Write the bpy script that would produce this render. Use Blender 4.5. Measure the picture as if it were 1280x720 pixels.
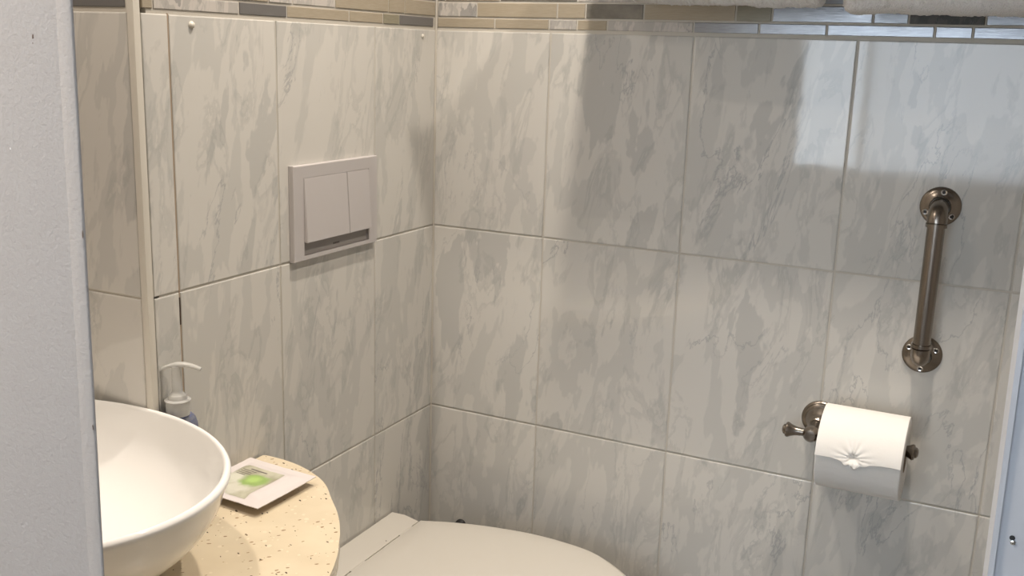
import bpy, bmesh, math, random
from mathutils import Vector, Matrix, noise
random.seed(7)
C = bpy.context.scene.collection
for o in list(bpy.data.objects): bpy.data.objects.remove(o, do_unlink=True)

# ------------------------------------------------------------------ camera
cam = bpy.data.cameras.new('camera'); camo = bpy.data.objects.new('camera', cam); C.objects.link(camo)
cam.sensor_width = 36; cam.lens = 36 * 1290.0 / 1280; cam.clip_start = .02; cam.clip_end = 100
R3 = ((0.8951251, 0.4447496, 0.0308034), (0.1271385, -0.1884385, -0.9738207), (-0.4273018, 0.8756076, -0.2252209))
rx, ry, rz = Vector(R3[0]), Vector(R3[1]), Vector(R3[2])
M = Matrix((rx, -ry, -rz)).transposed().to_4x4(); M.translation = (0.9804, -1.6621, 1.2872)
camo.matrix_world = M
bpy.context.scene.camera = camo

# ------------------------------------------------------------------ world, light, exposure
sc = bpy.context.scene
w = bpy.data.worlds.new('world'); sc.world = w; w.use_nodes = True
wn = w.node_tree.nodes; wl = w.node_tree.links
bg = wn['Background']; bg.inputs[0].default_value = (.78, .885, 1.0, 1); bg.inputs[1].default_value = 11.0
sc.view_settings.view_transform = 'Standard'; sc.view_settings.look = 'None'
sc.view_settings.gamma = 1; sc.view_settings.use_curve_mapping = False
sc.view_settings.exposure = -0.54
WARM = (1.0, .885, .77)
# name, position, watts, radius, colour
LAMPS = [(.36, -.425, 9.5), (.80, -.50, 10.5), (.02, -1.0, 6.2)]
JAMB_FILL = 38.0  # watts of the fill light added for the jamb
CEIL = 2.10

# ------------------------------------------------------------------ helpers
def link(o): C.objects.link(o); return o
def put(o, label=None, cat=None, group=None, kind=None):
    if label: o['label'] = label
    if cat: o['category'] = cat
    if group: o['group'] = group
    if kind: o['kind'] = kind
    return o
def thing(name, label, cat, loc=(0, 0, 0), rot=(0, 0, 0), group=None):
    o = bpy.data.objects.new(name, None); o.empty_display_size = .03; o.location = loc; o.rotation_euler = rot
    return put(link(o), label, cat, group)
def mesh_of(name, bm, mat, smooth=True, angle=35):
    bmesh.ops.recalc_face_normals(bm, faces=bm.faces)
    me = bpy.data.meshes.new(name); bm.to_mesh(me); bm.free()
    if smooth:
        for p in me.polygons: p.use_smooth = True
        me.set_sharp_from_angle(angle=math.radians(angle))
    if mat: me.materials.append(mat)
    return me
def obj(name, bm, mat, parent=None, smooth=True, angle=35, loc=None):
    o = bpy.data.objects.new(name, mesh_of(name, bm, mat, smooth, angle)); link(o)
    if parent: o.parent = parent
    if loc: o.location = loc
    return o
def inst(name, me, parent, loc, rot=(0, 0, 0)):
    o = bpy.data.objects.new(name, me); link(o); o.parent = parent; o.location = loc; o.rotation_euler = rot; return o
def add_box(bm, x0, y0, z0, x1, y1, z1, bev=0, seg=1):
    r = bmesh.ops.create_cube(bm, size=1)
    vs = r['verts']
    for v in vs:
        v.co = Vector(((x0 + x1) / 2 + v.co.x * (x1 - x0), (y0 + y1) / 2 + v.co.y * (y1 - y0), (z0 + z1) / 2 + v.co.z * (z1 - z0)))
    if bev:
        es = list({e for v in vs for e in v.link_edges})
        bmesh.ops.bevel(bm, geom=es, offset=bev, segments=seg, profile=.6, affect='EDGES', clamp_overlap=True)
    return bm
def box(x0, y0, z0, x1, y1, z1, bev=0, seg=1): return add_box(bmesh.new(), x0, y0, z0, x1, y1, z1, bev, seg)
def frame_of(d):
    d = Vector(d).normalized(); a = Vector((0, 0, 1)) if abs(d.z) < .9 else Vector((1, 0, 0))
    u = d.cross(a).normalized(); return u, d.cross(u).normalized(), d
def add_lathe(bm, prof, origin, axis, n=32, sx=1, sy=1):
    """prof = list of (radius, height along axis)"""
    u, v, d = frame_of(axis); o = Vector(origin); rings = []
    for r, h in prof:
        if r < 1e-6: rings.append([bm.verts.new(o + d * h)])
        else: rings.append([bm.verts.new(o + d * h + (u * math.cos(2 * math.pi * k / n) * sx + v * math.sin(2 * math.pi * k / n) * sy) * r) for k in range(n)])
    for a, b in zip(rings, rings[1:]):
        if len(a) == 1 and len(b) == 1: continue
        for k in range(n):
            k2 = (k + 1) % n
            if len(a) == 1: bm.faces.new((a[0], b[k], b[k2]))
            elif len(b) == 1: bm.faces.new((a[k], b[0], a[k2]))
            else: bm.faces.new((a[k], b[k], b[k2], a[k2]))
    return bm
def lathe(prof, origin, axis, n=32, **k): return add_lathe(bmesh.new(), prof, origin, axis, n, **k)
def add_tube(bm, pts, rad, n=16, flat=1.0, caps=True):
    pts = [Vector(p) for p in pts]; rads = rad if isinstance(rad, (list, tuple)) else [rad] * len(pts)
    up = None; rings = []
    for i, p in enumerate(pts):
        t = (pts[min(i + 1, len(pts) - 1)] - pts[max(i - 1, 0)]).normalized()
        if up is None: up = frame_of(t)[0]
        up = (up - t * up.dot(t)).normalized(); s = t.cross(up)
        rings.append([bm.verts.new(p + (up * math.cos(2 * math.pi * k / n) + s * math.sin(2 * math.pi * k / n) * flat) * rads[i]) for k in range(n)])
    for a, b in zip(rings, rings[1:]):
        for k in range(n): bm.faces.new((a[k], b[k], b[(k + 1) % n], a[(k + 1) % n]))
    if caps: bm.faces.new(rings[0]); bm.faces.new(rings[-1])
    return bm
def add_prism(bm, poly, z0, z1, top=None):
    lo = [bm.verts.new((x, y, z0)) for x, y in poly]; hi = [bm.verts.new((x, y, z1)) for x, y in (top or poly)]
    n = len(poly); bm.faces.new(lo); bm.faces.new(hi)
    for k in range(n): bm.faces.new((lo[k], lo[(k + 1) % n], hi[(k + 1) % n], hi[k]))
    return bm

# ------------------------------------------------------------------ materials
def mat(name, col=(.5, .5, .5), rough=.5, metal=0, spec=.5, ior=1.5, bump=None, emit=None, trans=0):
    m = bpy.data.materials.new(name); m.use_nodes = True
    b = m.node_tree.nodes['Principled BSDF']
    b.inputs['Base Color'].default_value = (*col, 1); b.inputs['Roughness'].default_value = rough
    b.inputs['Metallic'].default_value = metal; b.inputs['IOR'].default_value = ior
    b.inputs['Specular IOR Level'].default_value = spec; b.inputs['Transmission Weight'].default_value = trans
    if emit: b.inputs['Emission Color'].default_value = (*emit[0], 1); b.inputs['Emission Strength'].default_value = emit[1]
    if bump: add_bump(m, *bump)
    return m
def nd(m, t, **k):
    n = m.node_tree.nodes.new(t)
    for a, v in k.items(): setattr(n, a, v)
    return n
def lk(m, a, b): m.node_tree.links.new(a, b)
def bsdf(m): return m.node_tree.nodes['Principled BSDF']
def add_bump(m, scale, strength, dist=.001, detail=3):
    tc = nd(m, 'ShaderNodeTexCoord'); n = nd(m, 'ShaderNodeTexNoise'); b = nd(m, 'ShaderNodeBump')
    n.inputs['Scale'].default_value = scale; n.inputs['Detail'].default_value = detail
    b.inputs['Strength'].default_value = strength; b.inputs['Distance'].default_value = dist
    lk(m, tc.outputs['Object'], n.inputs['Vector']); lk(m, n.outputs['Fac'], b.inputs['Height']); lk(m, b.outputs['Normal'], bsdf(m).inputs['Normal'])
def coords(m, rnd=True, scale=(1, 1, 1), rot=(0, 0, 0)):
    tc = nd(m, 'ShaderNodeTexCoord'); out = tc.outputs['Object']
    if rnd:
        oi = nd(m, 'ShaderNodeObjectInfo'); mu = nd(m, 'ShaderNodeMath', operation='MULTIPLY'); mu.inputs[1].default_value = 37.0
        lk(m, oi.outputs['Random'], mu.inputs[0]); ad = nd(m, 'ShaderNodeVectorMath', operation='ADD')
        cb = nd(m, 'ShaderNodeCombineXYZ'); lk(m, mu.outputs[0], cb.inputs[0]); lk(m, mu.outputs[0], cb.inputs[1]); lk(m, mu.outputs[0], cb.inputs[2])
        lk(m, out, ad.inputs[0]); lk(m, cb.outputs[0], ad.inputs[1]); out = ad.outputs[0]
    mp = nd(m, 'ShaderNodeMapping'); mp.inputs['Scale'].default_value = scale; mp.inputs['Rotation'].default_value = rot
    # rotate first, then stretch
    mp0 = nd(m, 'ShaderNodeMapping'); mp0.inputs['Rotation'].default_value = rot; mp.inputs['Rotation'].default_value = (0, 0, 0)
    lk(m, out, mp0.inputs['Vector']); lk(m, mp0.outputs[0], mp.inputs['Vector']); return mp.outputs[0]
def noise_n(m, vec, scale, detail=4, rough=.5, dist=0.0):
    n = nd(m, 'ShaderNodeTexNoise'); n.inputs['Scale'].default_value = scale; n.inputs['Detail'].default_value = detail
    n.inputs['Roughness'].default_value = rough; n.inputs['Distortion'].default_value = dist
    lk(m, vec, n.inputs['Vector']); return n.outputs['Fac']
def ramp(m, fac, stops, interp='LINEAR'):
    r = nd(m, 'ShaderNodeValToRGB'); r.color_ramp.interpolation = interp; els = r.color_ramp.elements
    while len(els) < len(stops): els.new(.5)
    for e, (p, c) in zip(els, stops): e.position = p; e.color = (*c, 1) if len(c) == 3 else c
    lk(m, fac, r.inputs[0]); return r.outputs[0]
def mixc(m, fac, a, b, mode='MIX'):
    x = nd(m, 'ShaderNodeMix', data_type='RGBA', blend_type=mode)
    if isinstance(fac, float): x.inputs[0].default_value = fac
    else: lk(m, fac, x.inputs[0])
    for s, v in ((6, a), (7, b)):
        if isinstance(v, tuple): x.inputs[s].default_value = (*v, 1)
        else: lk(m, v, x.inputs[s])
    return x.outputs[2]

def marble(name, light, mid, dark, vein, rough=.05, sc_=1.0, wav=.12):
    m = mat(name, light, rough)
    v = coords(m, True, (2.3, 1, .8), (0, math.radians(-9), 0))
    n1 = noise_n(m, v, 3.9 * sc_, 5, .55, .3)
    c1 = ramp(m, n1, [(0, light), (.455, light), (.468, mid), (.535, mid), (.548, light), (.62, light), (.632, dark), (1, dark)])
    n2 = noise_n(m, v, 7.5 * sc_, 6, .6, .6)
    k2 = ramp(m, n2, [(0, (1, 1, 1)), (.40, (1, 1, 1)), (.415, (.87, .88, .885)), (.455, (.94, .94, .945)), (.47, (1, 1, 1))])
    c = mixc(m, 1.0, c1, k2, 'MULTIPLY')
    n3 = noise_n(m, v, 3.2 * sc_, 8, .6, .5)
    k3 = ramp(m, n3, [(0, (0, 0, 0)), (.492, (0, 0, 0)), (.499, (.95, .95, .95)), (.506, (0, 0, 0)), (1, (0, 0, 0))])
    n4 = noise_n(m, v, 4.0 * sc_, 2, .5, 0)
    k4 = ramp(m, n4, [(.48, (0, 0, 0)), (.6, (1, 1, 1))])
    kk = mixc(m, 1.0, k3, k4, 'MULTIPLY')
    c = mixc(m, kk, c, vein)
    lk(m, c, bsdf(m).inputs['Base Color'])
    # slight unevenness of the glaze
    vb = coords(m, True); nb = noise_n(m, vb, 28, 2, .5, 0)
    b = nd(m, 'ShaderNodeBump'); b.inputs['Strength'].default_value = wav; b.inputs['Distance'].default_value = .0006
    lk(m, nb, b.inputs['Height']); lk(m, b.outputs['Normal'], bsdf(m).inputs['Normal'])
    return m
M_tile = marble('marble_tile_glaze', (.59, .573, .53), (.525, .515, .48), (.49, .482, .452), (.36, .36, .355))
M_grout = mat('grout', (.50, .47, .41), .85, bump=(400, .4, .0006))
M_grout_dirty = mat('grout_rust', (.33, .26, .19), .9, bump=(300, .5, .0006))
M_trim = mat('tile_trim', (.60, .57, .50), .35)
M_stone = marble('mosaic_marble', (.52, .49, .45), (.42, .40, .37), (.33, .32, .30), (.2, .2, .2), .22, 3.0, .3)
M_dark = marble('mosaic_dark_stone', (.075, .072, .06), (.05, .05, .043), (.10, .095, .08), (.16, .15, .13), .5, 5.0, .5)
M_slate = mat('mosaic_slate', (.15, .145, .14), .35, bump=(300, .3, .0004))
def brushed(name, c1, c2, rough, metal, stretch):
    m = mat(name, c1, rough, metal)
    v = coords(m, True, stretch); n = noise_n(m, v, 1.0, 3, .6, 0)
    lk(m, ramp(m, n, [(.3, c1), (.7, c2)]), bsdf(m).inputs['Base Color'])
    b = nd(m, 'ShaderNodeBump'); b.inputs['Strength'].default_value = .45; b.inputs['Distance'].default_value = .0004
    lk(m, n, b.inputs['Height']); lk(m, b.outputs['Normal'], bsdf(m).inputs['Normal']); return m
M_tan = brushed('mosaic_tan_glass', (.39, .34, .26), (.34, .295, .22), .16, 0, (60, 60, 700))
M_olive = brushed('mosaic_olive_glass', (.28, .26, .19), (.24, .22, .16), .2, 0, (60, 60, 500))
M_silver = brushed('mosaic_silver_glass', (.36, .37, .38), (.24, .25, .27), .20, .45, (50, 50, 900))
M_metal_t = brushed('mosaic_grey_glass', (.25, .24, .21), (.17, .165, .145), .15, .3, (40, 40, 60))
M_plastic = mat('white_plastic', (.47, .445, .435), .38)
M_plastic_d = mat('grey_plastic', (.33, .305, .285), .45)
M_print = mat('grey_print', (.16, .14, .13), .5)
M_nickel = mat('brushed_nickel', (.27, .235, .20), .27, 1.0, bump=(350, .05, .0003))
M_chrome = mat('screw_steel', (.75, .74, .72), .15, 1.0)
M_black = mat('black_hole', (.01, .01, .01), .6)
M_ceramic = mat('glazed_ceramic', (.86, .85, .82), .05, ior=1.5)
M_toilet = mat('toilet_plastic', (.55, .525, .47), .28)
M_toiletc = mat('toilet_ceramic', (.58, .555, .50), .12)
M_wallp = mat('painted_plaster', (.415, .38, .355), .75)
def plaster(m):
    v = coords(m, False); a = noise_n(m, v, 260, 3, .6, 0); c = noise_n(m, v, 34, 3, .5, 0)
    s = nd(m, 'ShaderNodeMath', operation='MULTIPLY_ADD'); s.inputs[1].default_value = .6; lk(m, c, s.inputs[0]); lk(m, a, s.inputs[2])
    b = nd(m, 'ShaderNodeBump'); b.inputs['Strength'].default_value = .55; b.inputs['Distance'].default_value = .0012
    lk(m, s.outputs[0], b.inputs['Height']); lk(m, b.outputs['Normal'], bsdf(m).inputs['Normal'])
plaster(M_wallp)
M_chip = mat('bare_plaster_chip', (.13, .09, .07), .9)
M_nick = mat('fresh_plaster_nick', (.8, .78, .74), .9)
M_casing = mat('painted_casing', (.46, .47, .50), .4, bump=(60, .3, .001))
M_floor = mat('floor_vinyl', (.25, .24, .22), .45, bump=(90, .2, .001))
M_ceil = mat('ceiling_paint', (.36, .35, .34), .8)
M_hall = mat('hall_paint', (.42, .40, .37), .8)
M_glow = mat('lamp_diffuser', (.9, .9, .9), .4, emit=((1, .86, .68), 12.0))
M_pump = mat('clear_pump_plastic', (.72, .72, .69), .18, trans=.45, ior=1.4)
M_bottle = mat('clear_bottle_plastic', (.92, .95, .97), .08, trans=.85, ior=1.35)
M_soap = mat('blue_soap', (.008, .04, .22), .15)
M_packet = mat('white_packet_film', (.66, .615, .60), .38, bump=(40, .35, .002))
M_packwin = mat('packet_window', (.42, .41, .31), .35)
M_towel = mat('terry_cloth', (.66, .635, .60), .95)
bsdf(M_towel).inputs['Sheen Weight'].default_value = .3
add_bump(M_towel, 450, .9, .003, 4)
M_paper = mat('tissue_paper', (.76, .745, .71), .95, bump=(300, .25, .0006))
M_core = mat('cardboard_core', (.35, .27, .19), .9)

def quartz():
    m = mat('cream_quartz', (.66, .56, .40), .22)
    base = (.66, .565, .41)
    v = coords(m, False)
    big = noise_n(m, v, 12, 3, .5, 0)
    c = ramp(m, big, [(.3, (.69, .60, .44)), (.7, (.60, .51, .365))])
    def flecks(col, scale, stretch, rot, thr, seedoff, c):
        tc = nd(m, 'ShaderNodeTexCoord'); mp0 = nd(m, 'ShaderNodeMapping'); mp0.inputs['Rotation'].default_value = (0, 0, rot); mp0.inputs['Location'].default_value = (seedoff, 0, 0)
        nz = nd(m, 'ShaderNodeTexNoise'); nz.inputs['Scale'].default_value = 60; ad = nd(m, 'ShaderNodeVectorMath', operation='MULTIPLY_ADD')
        ad.inputs[1].default_value = (.006, .006, .006); lk(m, tc.outputs['Object'], nz.inputs['Vector']); lk(m, nz.outputs['Color'], ad.inputs[0]); lk(m, tc.outputs['Object'], ad.inputs[2])
        mp = nd(m, 'ShaderNodeMapping'); mp.inputs['Scale'].default_value = (stretch, 1, 1)
        lk(m, ad.outputs[0], mp0.inputs['Vector']); lk(m, mp0.outputs[0], mp.inputs['Vector'])
        vo = nd(m, 'ShaderNodeTexVoronoi'); vo.inputs['Scale'].default_value = scale; lk(m, mp.outputs[0], vo.inputs['Vector'])
        sp = nd(m, 'ShaderNodeSeparateColor'); lk(m, vo.outputs['Color'], sp.inputs[0])
        mt = nd(m, 'ShaderNodeMath', operation='MULTIPLY'); mt.inputs[1].default_value = thr; lk(m, sp.outputs[0], mt.inputs[0])
        lt = nd(m, 'ShaderNodeMath', operation='LESS_THAN'); lk(m, vo.outputs['Distance'], lt.inputs[0]); lk(m, mt.outputs[0], lt.inputs[1])
        g = nd(m, 'ShaderNodeMath', operation='GREATER_THAN'); g.inputs[1].default_value = .35; lk(m, sp.outputs[1], g.inputs[0])
        mm = nd(m, 'ShaderNodeMath', operation='MULTIPLY'); lk(m, lt.outputs[0], mm.inputs[0]); lk(m, g.outputs[0], mm.inputs[1])
        return mixc(m, mm.outputs[0], c, col)
    c = flecks((.71, .62, .46), 110, .8, 1.2, .34, 3.1, c)
    c = flecks((.09, .065, .05), 150, .45, .5, .22, .7, c)
    c = flecks((.30, .21, .13), 170, .5, 2.2, .26, 5.7, c)
    lk(m, c, bsdf(m).inputs['Base Color']); return m
M_quartz = quartz()

# ------------------------------------------------------------------ setting
T = .254; G = .0026
L1 = .96; L0 = L1 + 1.409 * T; L2 = L1 - 1.4032 * T; L3 = L2 - 1.4032 * T
XR = [0, .8958 * T, 1.8958 * T, 2.8967 * T, 3.8955 * T, 4.8955 * T, 5.8955 * T, 1.62]
YL = [0, .7719 * T, 1.7699 * T, 2.5934 * T, 2.775 * T]
YC = 2.7798 * T            # convex corner, y = -YC
RX = 1.62; LX = -.62       # inner sides of the bathroom
PY = -1.138                # inner face of the partition with the doorway
HY = -3.05                 # hall window wall
P_TH = .0016               # how far the tile face stands off the grout

def wall_slab(name, x0, y0, z0, x1, y1, z1, m): return put(obj(name, box(x0, y0, z0, x1, y1, z1), m, smooth=False), kind='structure')
wall_back = wall_slab('wall_back', -.02, P_TH, 0, RX, .12, CEIL, M_grout)
wall_left = wall_slab('wall_left', -.30, -YC + .012, 0, -P_TH, 0, CEIL, M_grout)
# (the grout faces lie P_TH behind the planes y = 0 and x = 0 of the tile faces)
RETY = -YC - .009
wall_alcove = wall_slab('wall_alcove', LX, RETY + P_TH, 0, -.0101, -YC + .0115, CEIL, M_grout)
floor = wall_slab('floor', -1.6, HY - .1, -.05, 2.9, .1, 0, M_floor)
ceiling = wall_slab('ceiling', -1.6, HY - .1, CEIL, 2.9, .1, CEIL + .05, M_ceil)
wall_alcove_side = wall_slab('wall_alcove_left', LX - .08, PY, 0, LX, RETY + .08, CEIL, M_ceil)
wall_right = wall_slab('wall_right', RX, PY, 0, RX + .08, .12, CEIL, M_ceil)

tile_cache = {}
def tile_mesh(w, h, name='tile', m=None, th=.008, bev=.0016):
    key = (round(w, 4), round(h, 4), name, m.name if m else '')
    if key not in tile_cache:
        b = bmesh.new(); r = bmesh.ops.create_cube(b, size=1)
        for v in b.verts: v.co = Vector((v.co.x * w, v.co.y * th + th / 2, v.co.z * h))
        es = [e for e in b.edges if all(v.co.y < th * .4 for v in e.verts)]
        bmesh.ops.bevel(b, geom=es, offset=bev, segments=2, profile=.5, affect='EDGES')
        tile_cache[key] = mesh_of(name, b, m or M_tile, False)
    return tile_cache[key]
ZROWS = [(0, L3), (L3, L2), (L2, L1), (L1, L0)]
BAND_Z = [(L0 + .0045, L0 + .0205), (L0 + .0235, L0 + .0475), (L0 + .0505, L0 + .0665), (L0 + .0695, L0 + .0935)]
ZTOP = L0 + .0975
def tiles(parent, cols, put_at, rows):
    for r, (z0, z1) in enumerate(rows):
        for a, b in zip(cols, cols[1:]):
            g0 = G / 2; w_ = b - a - G; h_ = z1 - z0 - G
            x, y, rot = put_at((a + b) / 2)
            j = random.uniform(-.0002, .0002)
            inst('tile', tile_mesh(w_, h_), parent, (x + (j if rot else 0), y + (0 if rot else j), (z0 + z1) / 2), (0, 0, rot))
UP = [(ZTOP, ZTOP + .356), (ZTOP + .356, CEIL)]
tiles(wall_back, XR, lambda s: (s, 0, 0), ZROWS + UP)
# left wall: tile local x runs along -y, face towards +x
tiles(wall_left, YL, lambda s: (0, -s, math.pi / 2), ZROWS + UP)
tiles(wall_alcove, [LX, LX + T * .6, LX + T * 1.6, -.011], lambda s: (s, RETY, 0), ZROWS + UP)

def strips(parent, row, cuts, mats, along, depth_jit=.0008):
    z0, z1 = row
    for (a, b), m in zip(zip(cuts, cuts[1:]), mats):
        w_ = b - a - .0028; me = tile_mesh(w_, z1 - z0 - .0004, 'mosaic_piece', m, .007, .0009)
        d = random.uniform(0, depth_jit) - .0002
        if along == 'back': inst('mosaic_piece', me, parent, ((a + b) / 2, d, (z0 + z1) / 2))
        elif along == 'left': inst('mosaic_piece', me, parent, (-d, -(a + b) / 2, (z0 + z1) / 2), (0, 0, math.pi / 2))
        else: inst('mosaic_piece', me, parent, ((a + b) / 2, RETY + d, (z0 + z1) / 2))
t_, s_, k_, v_, o_, g_, l_ = M_tan, M_stone, M_dark, M_silver, M_olive, M_metal_t, M_slate
strips(wall_back, BAND_Z[0], [.002, .119, .2237, .2757, .3308, .4790, .5848, .6882, .8418, .8932, 1.02, 1.13, 1.24, 1.36, 1.48, 1.618],
       [t_, t_, s_, t_, s_, v_, v_, v_, v_, v_, t_, v_, k_, t_, v_], 'back')
strips(wall_back, BAND_Z[1], [.002, .083, .2385, .2905, .3935, .5464, .6035, .7540, .8045, .9080, 1.05, 1.15, 1.29, 1.42, 1.55, 1.618],
       [s_, t_, t_, g_, t_, o_, v_, v_, k_, v_, t_, s_, v_, k_, t_], 'back')
strips(wall_back, BAND_Z[2], [.002, .018, .128, .275, .38, .45, .57, .66, .80, .92, 1.0, 1.15, 1.3, 1.45, 1.618],
       [g_, t_, g_, s_, t_, k_, t_, v_, g_, v_, t_, s_, v_, t_], 'back')
strips(wall_back, BAND_Z[3], [.002, .12, .2, .34, .46, .52, .66, .78, .88, 1.04, 1.2, 1.4, 1.618],
       [t_, s_, t_, k_, t_, v_, s_, t_, v_, t_, s_, v_], 'back')
strips(wall_left, BAND_Z[0], [.008, .1215, .1715, .2681, .4232, .5261, .683, YC - .004],
       [l_, s_, t_, t_, l_, s_, t_][0:1] + [M_olive, t_, t_, l_, s_, t_], 'left')
strips(wall_left, BAND_Z[1], [.002, .1043, .1555, .3052, .4101, .4638, .62, YC - .004],
       [t_, t_, t_, s_, s_, t_, s_], 'left')
strips(wall_left, BAND_Z[2], [.002, .09, .21, .33, .47, .58, YC - .004], [t_, o_, t_, s_, k_, t_], 'left')
strips(wall_left, BAND_Z[3], [.002, .13, .26, .35, .50, .62, YC - .004], [s_, t_, k_, t_, s_, t_], 'left')
for i, r in enumerate(BAND_Z):
    c = [LX + .002] + [LX + .09 + .13 * k + .03 * ((i * 2 + k) % 3) for k in range(4)] + [-.013]
    strips(wall_alcove, r, c, [M_slate, t_, g_, s_, M_slate], 'alcove')
# edge profile up the convex corner
b = bmesh.new(); add_box(b, -.0100, -YC - .0105, 0, .0012, -YC + .0005, CEIL, .0018, 2)
put(obj('trim_1', b, M_trim), kind='structure')
# rusty seam in the left wall (between the third and the fourth tile column)
b = bmesh.new(); add_box(b, -.0020, -YL[3] - .0012, .68, -.0009, -YL[3] + .0012, L0)
put(obj('seam', b, M_grout_dirty, wall_left))
b = bmesh.new(); add_box(b, -.0016, -YL[3] - .0014, L1 - .045, .0002, -YL[3] + .0002, L1 - .008)
obj('open_seam', b, mat('open_seam_shadow', (.05, .03, .02), .9), wall_left)
# caulk in the corner
add_tube_b = bmesh.new(); add_tube(add_tube_b, [(.0005, -.0005, 0), (.0005, -.0005, CEIL)], .0022, 8)
put(obj('trim_2', add_tube_b, M_grout), kind='structure')

# partition with the doorway the camera looks through
def lean(bm, dx):   # the opening leans a little: dx per metre of height about z = 1.1
    for v in bm.verts: v.co.x += (v.co.z - 1.1) * dx
NX = .3765; FX = .3815
b = bmesh.new(); add_prism(b, [(LX - .08, -1.15), (.3756, -1.15), (.3763, -1.1496), (.3770, -1.1497), (.3880, -1.1486), (.3893, -1.1478), (.3896, -1.1468), (.3770, -1.138), (LX - .08, -1.138)], 0, CEIL)
lean(b, .011); wall_front = put(obj('wall_front_left', b, M_wallp, angle=50), kind='structure')
b = bmesh.new(); add_prism(b, [(.9880, -1.138), (.9900, -1.150), (.9925, -1.1500), (.9925, -1.1480), (1.75, -1.148), (1.75, -1.138)], 0, CEIL)
lean(b, -.011); wall_fr = put(obj('wall_front_right', b, M_casing, angle=30), kind='structure')

# hall behind the camera, with the window whose light falls through the doorway
hall = [(-1.6, HY - .1, 0, .04, HY, CEIL), (1.25, HY - .1, 0, 2.9, HY, CEIL), (.04, HY - .1, 0, 1.25, HY, .805), (.04, HY - .1, 1.92, 1.25, HY, CEIL)]
b = bmesh.new()
for q in hall: add_box(b, *q)
put(obj('wall_rear', b, M_hall, smooth=False), kind='structure')
wall_slab('wall_hall_left', -1.7, HY - .1, 0, -1.6, PY, CEIL, M_hall)
wall_slab('wall_hall_right', 2.9, HY - .1, 0, 3.0, PY, CEIL, M_hall)
wall_slab('wall_hall_inner_left', -1.6, -1.14, 0, LX - .08, -1.10, CEIL, M_hall)
wall_slab('wall_hall_inner_right', 1.75, -1.14, 0, 2.9, -1.10, CEIL, M_hall)
b = bmesh.new()
for q in [(.04, HY - .06, .805, .06, HY - .03, 1.92), (1.23, HY - .06, .805, 1.25, HY - .03, 1.92), (.04, HY - .06, .805, 1.25, HY - .03, .82),
          (.04, HY - .06, 1.90, 1.25, HY - .03, 1.92), (.325, HY - .06, .82, .350, HY - .03, 1.90)]: add_box(b, *q)
put(obj('window_1', b, M_casing, smooth=False), kind='structure')

ms = mat('dimmer_sheet', (.8, .8, .8), .9)  # unseen sheet, added so the wide pane reflects weaker than the narrow one
tr = nd(ms, 'ShaderNodeBsdfTransparent'); tl = nd(ms, 'ShaderNodeBsdfTranslucent'); tl.inputs[0].default_value = (.75, .77, .8, 1)
mx = nd(ms, 'ShaderNodeMixShader'); mx.inputs[0].default_value = .55; lk(ms, tr.outputs[0], mx.inputs[1]); lk(ms, tl.outputs[0], mx.inputs[2])
lk(ms, mx.outputs[0], ms.node_tree.nodes['Material Output'].inputs[0])
b = bmesh.new(); lo = []; hi = []
for k in range(91):
    x = .352 + .88 * k / 90; y = HY + .03 + .012 * math.sin(k * .9) + .004 * math.sin(k * 2.3); lo.append(b.verts.new((x, y, .80))); hi.append(b.verts.new((x, y, 1.97)))
for k in range(90): b.faces.new((lo[k], lo[k + 1], hi[k + 1], hi[k]))
put(obj('pane_dimmer', b, ms, angle=180), 'unseen sheer sheet added to dim the wide pane of the hall window', 'added dimmer')
# ------------------------------------------------------------------ lamps
def downlight(x, y, watts, label):
    t = thing('ceiling_downlight', label, 'lamp', (x, y, CEIL), group='recessed ceiling downlights')
    obj('trim_ring', lathe([(.030, -.001), (.045, -.001), (.046, -.004), (.042, -.007), (.031, -.006), (.030, -.001)], (0, 0, 0), (0, 0, 1)), M_chrome, t)
    obj('diffuser', lathe([(0, -.003), (.030, -.003)], (0, 0, 0), (0, 0, 1)), M_glow, t)
    l = bpy.data.lights.new('downlight_lamp', 'AREA'); l.shape = 'DISK'; l.size = .055; l.energy = watts; l.color = WARM; l.spread = 2.3
    o = link(bpy.data.objects.new('downlight_lamp', l)); o.parent = t; o.location = (0, 0, -.009)
downlight(LAMPS[0][0], LAMPS[0][1], LAMPS[0][2], 'round recessed ceiling downlight above the cream counter end')
downlight(LAMPS[2][0], LAMPS[2][1], LAMPS[2][2], 'round recessed ceiling downlight above the white bowl sink')
downlight(LAMPS[1][0], LAMPS[1][1], LAMPS[1][2], 'round recessed ceiling downlight above the toilet paper roll')
l = bpy.data.lights.new('jamb_fill', 'AREA'); l.shape = 'DISK'; l.size = .3; l.energy = JAMB_FILL; l.color = (1, .90, .78)  # added warm fill on the left jamb, no real fixture in the hall
o = link(bpy.data.objects.new('jamb_fill', l)); o.location = (-.15, -1.75, CEIL - .01)

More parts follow.
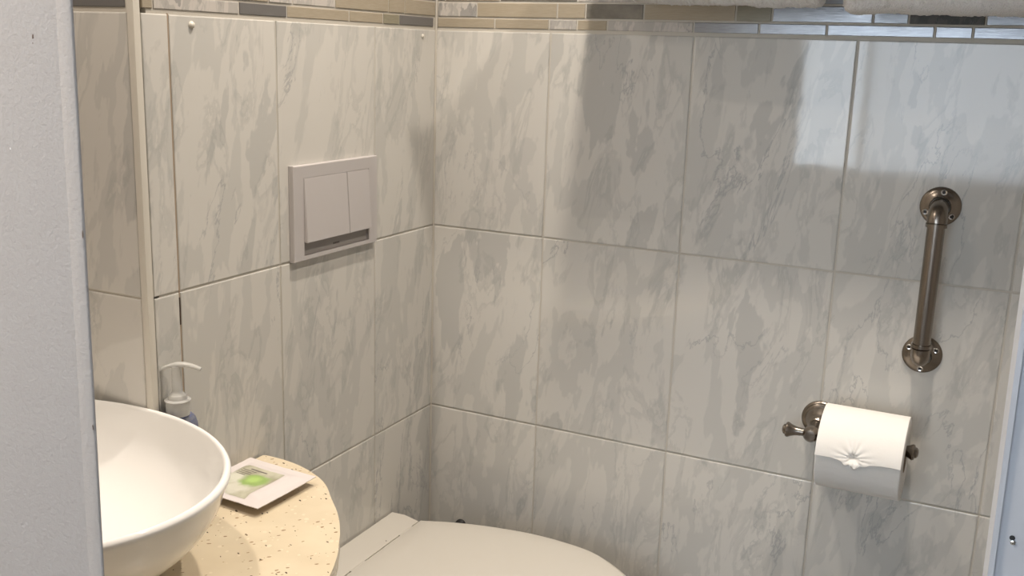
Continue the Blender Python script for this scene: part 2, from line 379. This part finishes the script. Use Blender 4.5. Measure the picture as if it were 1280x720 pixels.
# ------------------------------------------------------------------ flush plate
t = thing('flush_plate', 'square white dual flush plate set in the left tiled wall', 'flush plate', (0, -.3165, 1.0335))
hw, hh = .1115, .0735     # half width (y), half height (z)
b = bmesh.new()
outer = [(-hw, -hh), (hw, -hh), (hw, hh), (-hw, hh)]; inn = [(-.0885, -.0665), (.087, -.0665), (.087, .0545), (-.0885, .0545)]
def ring_loop(bm, pts, x): return [bm.verts.new((x, p[0], p[1])) for p in pts]
def shrink(pts, d): return [(p[0] - math.copysign(d, p[0]), p[1] - math.copysign(d, p[1])) for p in pts]
def grow(pts, d): return shrink(pts, -d)
loops = [ring_loop(b, outer, .0004), ring_loop(b, outer, .0088), ring_loop(b, shrink(outer, .0012), .0100), ring_loop(b, grow(inn, .0006), .0100), ring_loop(b, inn, .0094), ring_loop(b, inn, .0030)]
for p, q in zip(loops, loops[1:]):
    for k in range(4): b.faces.new((p[k], p[(k + 1) % 4], q[(k + 1) % 4], q[k]))
b.faces.new(loops[-1]); obj('frame', b, M_plastic, t, angle=20)
obj('lower_panel', box(.0025, -.0880, -.0662, .0060, .0865, -.0400, .0004), M_plastic_d, t)
def button(name, y0, y1):     # wedge that stands further out at its bottom edge
    bb = bmesh.new(); z0, z1 = -.0455, .0535
    f = [(.0165, y0, z0), (.0165, y1, z0), (.0105, y1, z1), (.0105, y0, z1)]; k = [(.003, y0, z0), (.003, y1, z0), (.003, y1, z1), (.003, y0, z1)]
    vf = [bb.verts.new(c) for c in f]; vk = [bb.verts.new(c) for c in k]
    bb.faces.new(vf); bb.faces.new(vk)
    for i in range(4): bb.faces.new((vf[i], vf[(i + 1) % 4], vk[(i + 1) % 4], vk[i]))
    bmesh.ops.bevel(bb, geom=list(bb.edges), offset=.0008, segments=2, affect='EDGES')
    return obj(name, bb, M_plastic, t)
put(button('button', -.0875, .0235), 'large full flush button'); put(button('button', .0245, .0860), 'small half flush button')
b = bmesh.new()
for k in range(4): add_box(b, .0059, -.0085 + k * .0044, -.0600, .0063, -.0052 + k * .0044, -.0570)
obj('brand_mark', b, M_print, t)

# ------------------------------------------------------------------ screw caps on the tiles
for y, z, r, lb in ((-.6185, 1.3050, .0046, 'small white screw cap on the left wall near the corner trim strip'), (-.0468, 1.3050, .0034, 'tiny white screw cap on the left wall beside the inner corner')):
    o = obj('screw_cap', lathe([(r, 0), (r * .98, r * .3), (r * .8, r * .65), (r * .45, r * .9), (0, r)], (0, 0, 0), (1, 0, 0), 20), M_trim, loc=(.0001, y, z)); put(o, lb, 'screw cap', 'white caps over screw holes')
    p_ = obj('cap_rim', lathe([(r * 1.12, 0), (r * 1.12, .0005), (r * .9, .0008)], (0, 0, 0), (1, 0, 0), 20), M_trim, o)

# ------------------------------------------------------------------ grab bar
gx = .8790; gz0, gz1 = .8475, 1.0780; gy = -.042
t = thing('grab_bar', 'vertical brushed nickel grab bar with two round flanges on the tiled wall', 'grab bar', (gx, 0, 0))
for z, a0 in ((gz1, 90), (gz0, 90)):
    f = obj('flange', lathe([(.0295, 0), (.0295, .0018), (.0283, .0038), (.023, .0062), (.0165, .0085), (.0150, .0105), (.0145, .014)], (0, 0, z), (0, -1, 0), 40), M_nickel, t)
    angs = (82, 205, 322) if z == gz1 else (28, 152, 270)
    for a in angs:
        a = math.radians(a); q = (math.cos(a) * .0218, -.0062, z + math.sin(a) * .0218)
        s = obj('screw', lathe([(.0046, -.001), (.0046, .0014), (.0038, .0022), (.0024, .0018), (.0020, .0005)], q, (0, -1, 0), 14), M_chrome, f)
        add = lathe([(.0021, .0009), (0, .0009)], q, (0, -1, 0), 10); obj('screw_socket', add, M_black, f)
    sgn = -1 if z == gz1 else 1
    pts = [(0, -.008, z)]
    for k in range(9):
        th = math.pi / 2 * k / 8; r = .020
        pts.append((0, gy + r - r * math.sin(th) if False else -(.022 + .020 * math.sin(th)), z + sgn * .020 * (1 - math.cos(th))))
    obj('elbow', add_tube(bmesh.new(), pts, [.0132] * 4 + [.0140] * 6, 24), M_nickel, t)
    obj('collar', lathe([(.0130, -.001), (.0150, -.001), (.0150, .004), (.0130, .004)], (0, gy, z + sgn * .022), (0, 0, sgn), 28), M_nickel, t)
obj('bar', add_tube(bmesh.new(), [(0, gy, gz1 - .02), (0, gy, gz0 + .02)], .0126, 32), M_nickel, t)

# ------------------------------------------------------------------ paper holder
hx, hz, hy = .7380, .7150, -.080
t = thing('toilet_paper_holder', 'brushed nickel toilet paper holder with flared finials', 'paper holder', (0, 0, 0))
obj('rosette', lathe([(.0300, 0), (.0300, .003), (.0285, .005), (.0268, .0058), (.0262, .0085), (.0240, .0100), (.0222, .0108), (.0200, .015), (.0150, .021), (.0118, .026), (.0100, .030), (.0112, .032), (.0112, .035), (.0092, .037)], (hx, 0, hz), (0, -1, 0), 40), M_nickel, t)
obj('post', lathe([(.0092, .034), (.0084, .045), (.0090, .060), (.0106, .068), (.0122, .074), (.0128, .080), (.0120, .087), (.0085, .092), (0, .0935)], (hx, 0, hz), (0, -1, 0), 28), M_nickel, t)
obj('rod', add_tube(bmesh.new(), [(.708, hy, hz), (.884, hy, hz)], .0062, 20), M_nickel, t)
fin = [(.0066, 0), (.0068, .004), (.0078, .009), (.0098, .015), (.0118, .0185), (.0122, .0205), (.0112, .0225), (.0085, .0235), (.0078, .026), (.0048, .028), (0, .0285)]
obj('finial', lathe(fin, (.7215, hy, hz), (-1, 0, 0), 28), M_nickel, t)
obj('finial', lathe(fin, (.8680, hy, hz), (1, 0, 0), 28), M_nickel, t)
# paper roll: hangs on the rod
rc = (hy, hz - .0135); RR = .0635; X0, X1 = .7550, .8650
X0, X1 = .7560, .8790
t = thing('toilet_paper_roll', 'white toilet paper roll with pinched star crease on its holder', 'toilet paper', (0, 0, 0))
b = bmesh.new(); NU, NA = 90, 220; rings = []
pa = math.radians(171); px_ = .811       # pinch centre: angle round the roll and x
def roll_r(x, a):
    r = RR
    da = (a - pa); s = da * RR; dx = x - px_; d = math.hypot(dx, s); ang = math.atan2(s, dx)
    r -= .0082 * math.exp(-(d / .009) ** 2)
    r -= .0016 * math.exp(-(d / .020) ** 2)
    r += .0005 * noise.noise(Vector((x * 60, a * 6, 1))) + .0003 * noise.noise(Vector((x * 200, a * 25, 4)))
    return r
for i in range(NU + 1):
    x = X0 + (X1 - X0) * i / NU
    ring = []
    for k in range(NA):
        a = 2 * math.pi * k / NA
        r = roll_r(x, a)
        if i == 0 or i == NU: r -= .0010
        ring.append(b.verts.new((x, rc[0] + r * math.cos(a), rc[1] + r * math.sin(a))))
    rings.append(ring)
for p, q in zip(rings, rings[1:]):
    for k in range(NA): b.faces.new((p[k], p[(k + 1) % NA], q[(k + 1) % NA], q[k]))
core = []
for x in (X0, X1):
    core.append([b.verts.new((x + (.0004 if x == X0 else -.0004), rc[0] + .0205 * math.cos(2 * math.pi * k / NA), rc[1] + .0205 * math.sin(2 * math.pi * k / NA))) for k in range(NA)])
for ring, c_ in ((rings[0], core[0]), (rings[-1], core[1])):
    for k in range(NA): b.faces.new((ring[k], ring[(k + 1) % NA], c_[(k + 1) % NA], c_[k]))
obj('paper', b, M_paper, t, angle=60)
b = bmesh.new(); add_lathe(b, [(.0205, 0), (.0205, X1 - X0), (.0198, X1 - X0), (.0198, 0), (.0205, 0)], (X0, rc[0], rc[1]), (1, 0, 0), 40); obj('cardboard_core', b, M_core, t)
# loose end sheet: leaves the roll at the front, hangs with a folded point
b = bmesh.new(); rows = []; NS = 110; a_top = math.radians(50); a_low0 = math.radians(175)
def front_pt(x, f):
    dx = x - px_
    a_low = a_low0 + .0085 / RR * math.exp(-(dx / .019) ** 2) * (1 + .25 * math.sin(dx * 420)) + .010 * math.sin(dx * 90)
    a = a_top + (a_low - a_top) * f
    s = (a - pa) * RR; d = math.hypot(dx, s * 1.1); ang = math.atan2(s, dx)
    lift = .0006 + .0030 * max(0, f - .45) ** 2 / .3
    r = RR + lift
    r += -.0075 * math.exp(-(d / .0055) ** 2) + math.cos(ang * 14 + 1.5 * math.sin(ang * 4)) * .0010 * math.exp(-(d / .021) ** 2) * min(1, d / .004)
    if s > .002: r += .0020 * math.exp(-(dx / .017) ** 2) * min(1, (s - .002) / .006) + .0005 * math.sin(dx * 700 + s * 300) * math.exp(-(dx / .02) ** 2)
    return Vector((x, rc[0] + r * math.cos(a), rc[1] + r * math.sin(a)))
for j in range(NS + 1):
    f = j / NS; rows.append([b.verts.new(front_pt(X0 + (X1 - X0) * i / NU, f)) for i in range(NU + 1)])
for p, q in zip(rows, rows[1:]):
    for i in range(NU): b.faces.new((p[i], p[i + 1], q[i + 1], q[i]))
so = obj('end_sheet', b, M_paper, t, angle=60); md = so.modifiers.new('thickness', 'SOLIDIFY'); md.thickness = .0007; md.offset = 1

# ------------------------------------------------------------------ towels on the rack
SH_Z = 1.50
t = thing('towel_shelf', 'towel shelf with two hanging bars fixed high on the tiled wall', 'shelf', (0, 0, 0))
obj('shelf_board', box(.31, -.25, SH_Z, 1.25, .0, SH_Z + .012, .003, 2), M_casing, t)
for x in (.33, 1.23):
    obj('bracket', add_tube(bmesh.new(), [(x, -.002, SH_Z - .05), (x, -.07, SH_Z - .035), (x, -.15, SH_Z - .028)], .006, 12), M_nickel, t)
    obj('bracket_foot', lathe([(.018, 0), (.018, .003), (.010, .006)], (x, 0, SH_Z - .05), (0, -1, 0), 24), M_nickel, t)
obj('hanging_bar', add_tube(bmesh.new(), [(.31, -.15, SH_Z - .028), (1.25, -.15, SH_Z - .028)], .006, 12), M_nickel, t)
def towel(x0, x1, zl, zr, label, seed, drop):
    zb = SH_Z - .028
    tt = thing('hand_towel', label, 'towel', ((x0 + x1) / 2, -.15, 0), group='white towels hanging under the shelf')
    bb = bmesh.new(); n = 110; prof = []
    # closed cross-section in (y, z): over the bar, two thick limbs with rounded fold at the bottom
    def section(zlow):
        o_ = []
        for k in range(9): a = math.pi * k / 8; o_.append((.0255 * math.cos(a), zb + .0 + .026 * math.sin(a)))      # top over bar
        o_.append((-.0265, (zb + zlow) / 2)); o_.append((-.0280, zlow + .035))
        for k in range(9): a = math.pi + math.pi * k / 8; o_.append((.0285 * math.cos(a), zlow + .020 + .020 * math.sin(a)))
        o_.append((.0280, zlow + .035)); o_.append((.0265, (zb + zlow) / 2)); return o_
    rings = []
    for i in range(n + 1):
        f = i / n; x = x0 + (x1 - x0) * f - (x0 + x1) / 2
        e = min(f, 1 - f) * (x1 - x0); sq = math.sqrt(max(0.0, 1 - (1 - min(1, e / .018)) ** 2)) * .9 + .1
        zl_ = zl + (zr - zl) * f + .0022 * noise.noise(Vector((x * 22, seed, 0))) + .0012 * noise.noise(Vector((x * 70, seed, 2))) + (1 - sq) * .012
        rg = []
        for (y, z) in section(zl_):
            dn = .0011 * noise.noise(Vector((x * 300, z * 300, y * 300 + seed)))
            rg.append(bb.verts.new((x, (y + dn) * sq, z + dn)))
        rings.append(rg)
    m_ = len(rings[0])
    for p, q in zip(rings, rings[1:]):
        for k in range(m_): bb.faces.new((p[k], p[(k + 1) % m_], q[(k + 1) % m_], q[k]))
    bb.faces.new(rings[0]); bb.faces.new(rings[-1])
    bmesh.ops.recalc_face_normals(bb, faces=bb.faces)
    bmesh.ops.subdivide_edges(bb, edges=bb.edges[:], cuts=1, use_grid_fill=True, smooth=.4)
    for v in bb.verts: v.co += v.normal * (.0014 * noise.noise(v.co * 420 + Vector((seed, 0, 0))) + .0010 * noise.noise(v.co * 900))
    obj('terry_fold', bb, M_towel, tt, angle=180)
towel(.425, .709, 1.3600, 1.3550, 'white terry towel hanging left of the gap, over the tan mosaic pieces', 1.0, 0)
towel(.734, 1.18, 1.3490, 1.3465, 'white terry towel hanging right of the gap, low over the silver mosaic', 7.0, 0)

# ------------------------------------------------------------------ counter
ZC = .675
t = thing('vanity_counter', 'cream speckled quartz counter with rounded end below the white bowl', 'counter', (0, 0, 0))
def counter_poly(off=0.0):
    # exposed edge: from the left wall round to the front
    e = [(.002, -.503), (.035, -.502), (.075, -.508), (.1135, -.5230), (.150, -.5435), (.1804, -.5760), (.2060, -.5990), (.2320, -.6265), (.2480, -.6480), (.2600, -.6640), (.2720, -.6840), (.2838, -.7010), (.2960, -.7240), (.3070, -.7470), (.3190, -.7800), (.3280, -.8250), (.3300, -.8800), (.3300, -1.135)]
    P = [e[0]] + e + [e[-1]]; f = []
    for i in range(1, len(P) - 2):
        for k in range(4):
            s = k / 4; p0, p1, p2, p3 = P[i - 1:i + 3]
            f.append(tuple(.5 * ((2 * p1[j]) + (-p0[j] + p2[j]) * s + (2 * p0[j] - 5 * p1[j] + 4 * p2[j] - p3[j]) * s * s + (-p0[j] + 3 * p1[j] - 3 * p2[j] + p3[j]) * s ** 3) for j in (0, 1)))
    for _ in range(6): f = [f[0]] + [tuple((f[i - 1][j] + 2 * f[i][j] + f[i + 1][j]) / 4 for j in (0, 1)) for i in range(1, len(f) - 1)] + [f[-1]]
    e = f + [e[-1]]
    e = [(x - off if x > .03 else x, y - off * (1 if y > -1.0 else 0)) for x, y in e]
    return e + [(LX + .002, -1.135), (LX + .002, RETY - .002), (.0025, RETY - .002)]
b = bmesh.new(); add_prism(b, counter_poly(), ZC - .022, ZC)
es = [e for e in b.edges if abs(e.verts[0].co.z - e.verts[1].co.z) < 1e-6]
bmesh.ops.bevel(b, geom=es, offset=.0018, segments=2, affect='EDGES')
obj('countertop', b, M_quartz, t, angle=25)
b = bmesh.new(); add_prism(b, counter_poly(.045), 0.002, ZC - .022); put(obj('cabinet', b, M_casing, t, angle=25), 'white rounded cabinet body')

# ------------------------------------------------------------------ bowl
t = thing('vessel_sink', 'white glossy oval ceramic bowl sink standing on the cream counter', 'sink', (-.008, -.930, ZC))
bh = .812 - ZC; ax_, ay_ = .268, .215
prof = [(0, .0), (.36, .0), (.40, .002), (.45, .007), (.62, .022), (.76, .042), (.87, .066), (.945, .094), (.985, bh - .016), (1.0, bh - .005), (.995, bh - .0005), (.982, bh + .0015), (.968, bh - .0005), (.957, bh - .008), (.918, .098), (.845, .072), (.73, .048), (.57, .030), (.36, .019), (.13, .0155), (.085, .014), (0, .014)]
prof = [(r, h * (1 if h < .12 else 1)) for r, h in prof]
def smooth_prof(pr, n=4):
    out = []
    for i in range(len(pr) - 1):
        p0 = pr[max(i - 1, 0)]; p1 = pr[i]; p2 = pr[i + 1]; p3 = pr[min(i + 2, len(pr) - 1)]
        for k in range(n):
            s = k / n
            out.append(tuple(.5 * ((2 * p1[j]) + (-p0[j] + p2[j]) * s + (2 * p0[j] - 5 * p1[j] + 4 * p2[j] - p3[j]) * s * s + (-p0[j] + 3 * p1[j] - 3 * p2[j] + p3[j]) * s ** 3) for j in (0, 1)))
    out.append(pr[-1]); return [(max(0, r), h) for r, h in out]
b = bmesh.new(); rings = []; n = 120
for r, h in smooth_prof(prof):
    if r < .004: continue
    rings.append([b.verts.new((ax_ * r * math.cos(2 * math.pi * k / n), ay_ * r * math.sin(2 * math.pi * k / n), h)) for k in range(n)])
for p, q in zip(rings, rings[1:]):
    for k in range(n): b.faces.new((p[k], p[(k + 1) % n], q[(k + 1) % n], q[k]))
b.faces.new(rings[0]); b.faces.new(rings[-1])
obj('basin', b, M_ceramic, t, angle=70)
obj('drain', lathe([(.024, .0165), (.023, .0195), (.017, .0205), (.012, .0185), (0, .0185)], (0, 0, 0), (0, 0, 1), 28), M_chrome, t)

# ------------------------------------------------------------------ soap pump bottle
bx, by = .0188, -.690
t = thing('soap_dispenser', 'small clear pump bottle of blue soap behind the white bowl', 'soap bottle', (bx, by, ZC), (0, 0, 0))
obj('bottle', lathe([(0, .0), (.0215, .0), (.0245, .003), (.025, .010), (.025, .100), (.0242, .110), (.0215, .118), (.0165, .1245), (.0130, .127), (.0130, .130)], (0, 0, .0005), (0, 0, 1), 36, sx=1.25, sy=.73), M_bottle, t)
obj('soap', lathe([(0, .002), (.0205, .002), (.0232, .006), (.0235, .012), (.0236, .100), (.0225, .1105), (.0200, .1170), (0, .1170)], (0, 0, .0005), (0, 0, 1), 36, sx=1.25, sy=.73), M_soap, t)
obj('cap', lathe([(.0125, .1265), (.0152, .1265), (.0156, .130), (.0156, .142), (.0150, .1445), (.0170, .1455), (.0170, .1470), (.0125, .1485), (.0120, .152), (.0110, .154), (.0100, .1545)], (0, 0, 0), (0, 0, 1), 36), M_pump, t)
for k in range(3): pass
obj('stem', lathe([(.0105, .154), (.0078, .157), (.0066, .160), (.0064, .190), (.0070, .1935), (.0, .1940)], (0, 0, 0), (0, 0, 1), 24), M_pump, t)
dirv = Vector((.905, .42, 0)).normalized()
pts = []; 
for k in range(13):
    s = -.0225 + .055 * k / 12; pts.append(dirv * s + Vector((0, 0, .1955 - 9.0 * (s - .008) ** 2 - (.0015 if k == 0 else 0))))
obj('nozzle', add_tube(bmesh.new(), pts, [.0024, .0030, .0034, .0038, .0044, .0050, .0052, .0050, .0046, .0042, .0038, .0036, .0034], 14, .75), M_pump, t)

# ------------------------------------------------------------------ packet
ZP = ZC + .013
t = thing('wrapped_soap_packet', 'flat white square packet with green leaf print on the counter', 'packet', (.0770, -.6120, ZC))
A0, A1, A2 = Vector((.0157, -.547)), Vector((.1404, -.5547)), Vector((.1378, -.6769))
A3 = A0 + (A2 - A1)
N = 40
def pk(u, v):      # u along A0->A1, v along A0->A3
    p = A0 + (A1 - A0) * u + (A3 - A0) * v
    return p
def pk_h(u, v):
    d = min(u, 1 - u, v, 1 - v)
    flat = min(1, max(0, (d - .10) / .10)); flat = flat * flat * (3 - 2 * flat)
    ripple = .0006 * noise.noise(Vector((u * 9, v * 9, 3)))
    return flat, ripple
ctr = Vector((.0770, -.6120))
b = bmesh.new(); top = []; bot = []
for j in range(N + 1):
    rt, rb = [], []
    for i in range(N + 1):
        u, v = i / N, j / N; p = pk(u, v) - ctr; fl, rp = pk_h(u, v)
        base = .0118 + .0012 * (abs(u - .5) + abs(v - .5))
        rt.append(b.verts.new((p.x, p.y, base + .0006 + fl * .0035 + rp)))
        rb.append(b.verts.new((p.x, p.y, max(.0006, base - .0004 - fl * .0118 + rp))))
    top.append(rt); bot.append(rb)
for j in range(N):
    for i in range(N):
        b.faces.new((top[j][i], top[j][i + 1], top[j + 1][i + 1], top[j + 1][i])); b.faces.new((bot[j][i], bot[j + 1][i], bot[j + 1][i + 1], bot[j][i + 1]))
for i in range(N):
    b.faces.new((top[0][i], bot[0][i], bot[0][i + 1], top[0][i + 1])); b.faces.new((top[N][i], top[N][i + 1], bot[N][i + 1], bot[N][i]))
    b.faces.new((top[i][0], top[i + 1][0], bot[i + 1][0], bot[i][0])); b.faces.new((top[i][N], bot[i][N], bot[i + 1][N], top[i + 1][N]))
obj('wrapper', b, M_packet, t, angle=50)
def patch(name, u0, u1, v0, v1, m, lift=.0004, n=14):
    bb = bmesh.new(); rr = []
    for j in range(n + 1):
        row = []
        for i in range(n + 1):
            u = u0 + (u1 - u0) * i / n; v = v0 + (v1 - v0) * j / n; p = pk(u, v) - ctr; fl, rp = pk_h(u, v)
            row.append(bb.verts.new((p.x, p.y, .0118 + .0012 * (abs(u - .5) + abs(v - .5)) + .0006 + fl * .0035 + rp + lift)))
        rr.append(row)
    for j in range(n):
        for i in range(n): bb.faces.new((rr[j][i], rr[j][i + 1], rr[j + 1][i + 1], rr[j + 1][i]))
    return obj(name, bb, m, t, angle=180)
# printed picture: pale stones with a bright green leaf, on one patch
mw = M_packwin; v = coords(mw, False)
def blob(m, cx, cy, r, soft):
    tc = nd(m, 'ShaderNodeTexCoord'); dn = nd(m, 'ShaderNodeVectorMath', operation='DISTANCE'); nz = nd(m, 'ShaderNodeTexNoise'); nz.inputs['Scale'].default_value = 70
    lk(m, tc.outputs['Object'], nz.inputs['Vector'])
    cbm = nd(m, 'ShaderNodeVectorMath', operation='MULTIPLY'); cbm.inputs[1].default_value = (1, 1, 0); lk(m, tc.outputs['Object'], cbm.inputs[0])
    lk(m, cbm.outputs[0], dn.inputs[0]); dn.inputs[1].default_value = (cx, cy, 0)
    ad = nd(m, 'ShaderNodeMath', operation='MULTIPLY_ADD'); ad.inputs[1].default_value = r * .9; lk(m, nz.outputs['Fac'], ad.inputs[0]); lk(m, dn.outputs['Value'], ad.inputs[2])
    mr = nd(m, 'ShaderNodeMapRange'); mr.inputs['From Min'].default_value = r * 1.45 - soft; mr.inputs['From Max'].default_value = r * 1.45 + soft; mr.inputs['To Min'].default_value = 1; mr.inputs['To Max'].default_value = 0
    lk(m, ad.outputs[0], mr.inputs['Value']); return mr.outputs[0]
cw = ramp(mw, noise_n(mw, v, 45, 3, .5, 0), [(.35, (.33, .32, .23)), (.65, (.50, .49, .38))])
def uvp(u, v_): q = pk(u, v_) - ctr; return q.x, q.y
c = mixc(mw, blob(mw, *uvp(.22, .62), .022, .004), cw, (.60, .60, .50))
c = mixc(mw, blob(mw, *uvp(.47, .75), .018, .004), c, (.58, .57, .48))
c = mixc(mw, blob(mw, *uvp(.52, .52), .019, .005), c, (.27, .40, .12))
c = mixc(mw, blob(mw, *uvp(.50, .50), .009, .004), c, (.38, .55, .16))
lk(mw, c, bsdf(mw).inputs['Base Color'])
patch('printed_panel', .13, .72, .22, .90, M_packwin, .0003, 30)
for k, (u0, u1, v0) in enumerate([(.20, .40, .335), (.20, .36, .375), (.20, .38, .415), (.20, .33, .455), (.28, .52, .285)]):
    patch('text_line', u0, u1, v0, v0 + (.012 if k < 4 else .022), M_print, .0006, 8)
patch('black_mark', .315, .385, .975 - .10, .975 - .075, M_black, .0006, 4)

# ------------------------------------------------------------------ toilet
t = thing('toilet', 'white wall hung toilet with closed lid beneath the flush plate', 'toilet', (0, -.275, 0))
cy = -.275; ZL = .4376
half = [(.0705, .126), (.080, .1285), (.118, .1450), (.1742, .1627), (.2384, .1755), (.2829, .1799), (.3344, .1787), (.3875, .1707), (.4262, .1542), (.4682, .1262), (.500, .095), (.522, .058), (.530, .020)]
def lid_loop(sc=0.0):
    up_ = [(x - (sc * .9 if x > .4 else 0) + (sc * .4 if x < .08 else 0), h - sc) for x, h in half]
    # refine with catmull
    pts = []
    P = up_ + [(up_[-1][0], -up_[-1][1])]
    for i in range(len(up_)):
        p0 = P[max(i - 1, 0)]; p1 = P[i]; p2 = P[i + 1]; p3 = P[min(i + 2, len(P) - 1)] if i + 2 < len(P) else (P[-2][0] - .004, -P[-3][1])
        for k in range(4):
            s = k / 4; pts.append(tuple(.5 * ((2 * p1[j]) + (-p0[j] + p2[j]) * s + (2 * p0[j] - 5 * p1[j] + 4 * p2[j] - p3[j]) * s * s + (-p0[j] + 3 * p1[j] - 3 * p2[j] + p3[j]) * s ** 3) for j in (0, 1)))
        if i == len(up_) - 1: break
    pts = [(p[0], max(p[1], .0004)) for p in pts]
    return pts + [(x, -h) for x, h in reversed(pts)]
def stack(levels, m, name):
    bb = bmesh.new(); rings = []
    for sc_, z in levels:
        if sc_ > .01: q_ = 1 - sc_ / .17; rings.append([bb.verts.new((.29 + (x - .29) * q_, h * q_, z)) for x, h in lid_loop(.007)])
        else: rings.append([bb.verts.new((x, h, z)) for x, h in lid_loop(sc_)])
    for p, q in zip(rings, rings[1:]):
        n_ = len(p)
        for k in range(n_): bb.faces.new((p[k], p[(k + 1) % n_], q[(k + 1) % n_], q[k]))
    bb.faces.new(rings[0]); bb.faces.new(rings[-1])
    return obj(name, bb, m, t, angle=50)
lid = stack([(.006, ZL - .018), (.001, ZL - .017), (0, ZL - .014), (0, ZL - .006), (.0012, ZL - .0025), (.0035, ZL - .0008), (.007, ZL), (.03, ZL + .0008), (.08, ZL + .0016)], M_toilet, 'lid')
stack([(.010, ZL - .034), (.005, ZL - .032), (.004, ZL - .021), (.008, ZL - .0195)], M_toilet, 'seat')
b = bmesh.new(); add_prism(b, [(.001, .134), (.030, .133), (.0690, .1255), (.0690, -.1255), (.030, -.133), (.001, -.134)], ZL - .040, ZL - .004)
bmesh.ops.bevel(b, geom=[e for e in b.edges if abs(e.verts[0].co.z - e.verts[1].co.z) < 1e-6 and e.verts[0].co.z > ZL - .02], offset=.003, segments=2, affect='EDGES')
obj('hinge_ledge', b, M_toilet, t, angle=30)
for s in (-1, 1):
    obj('hinge', add_tube(bmesh.new(), [(.0695, s * .075 - .02, ZL - .006), (.0695, s * .075 + .02, ZL - .006)], .0045, 12), M_toilet, t)
obj('ledge_dot', lathe([(.0016, 0), (.0010, .0006), (0, .0006)], (.058, .028, ZL - .004), (0, 0, 1), 10), M_print, t)
b = bmesh.new(); rings = []
for sc_, z, kx in [(.060, .10, .55), (.045, .12, .62), (.025, .20, .80), (.012, .30, .93), (.008, .37, .985), (.008, ZL - .036, .99)]:
    rings.append([b.verts.new((.001 + (x - .07) * kx * 1.14 if x > .072 else .001, h * (1 - .10 * (1 - kx)), z)) for x, h in lid_loop(sc_)])
for p, q in zip(rings, rings[1:]):
    for k in range(len(p)): b.faces.new((p[k], p[(k + 1) % len(p)], q[(k + 1) % len(p)], q[k]))
b.faces.new(rings[0]); b.faces.new(rings[-1]); obj('bowl', b, M_toiletc, t, angle=60)

# small black knob on the back wall behind the lid
o = obj('wall_knob', lathe([(.011, 0), (.011, .004), (.0085, .007), (.0085, .014), (.0115, .017), (.0115, .024), (.009, .027), (0, .0275)], (0, 0, 0), (0, -1, 0), 24), M_black, loc=(  .0735, -.0002, .3655))
put(o, 'small black knob on the back wall just behind the toilet lid', 'knob')

# ------------------------------------------------------------------ chips in the plaster of the partition
def chip(name, x, z, w_, h_, m, seed, y=-1.1502):
    bb = bmesh.new(); rnd = random.Random(seed); n_ = 11; c0 = bb.verts.new((x, y - .0002, z)); rg = []
    for k in range(n_):
        a = 2 * math.pi * k / n_; r = rnd.uniform(.65, 1.1); rg.append(bb.verts.new((x + math.cos(a) * w_ * r, y, z + math.sin(a) * h_ * r)))
    for k in range(n_): bb.faces.new((c0, rg[k], rg[(k + 1) % n_]))
    obj(name, bb, m, wall_front, angle=180)
chip('chip', .3547, 1.2855, .0009, .0020, M_chip, 1); chip('chip', .3542, 1.2812, .0004, .0006, M_chip, 2)
chip('nick', .3229, 1.2060, .0006, .0009, M_nick, 3)
chip('chip', .3893, 1.1500, .0006, .0036, M_chip, 4, -1.1488); chip('chip', .3872, 1.0040, .0005, .0022, M_chip, 5, -1.1488)
# screw in the right-hand casing
s = obj('screw', lathe([(.0012, 0), (.0012, .0005), (.0008, .0007), (0, .0006)], (.9993, -1.1482, 1.0657), (0, -1, 0), 14), M_chrome, wall_fr)
obj('screw_hole', lathe([(.0013, .0002), (.0, .0003)], (.9988, -1.1482, 1.0680), (0, -1, 0), 14), M_black, wall_fr)
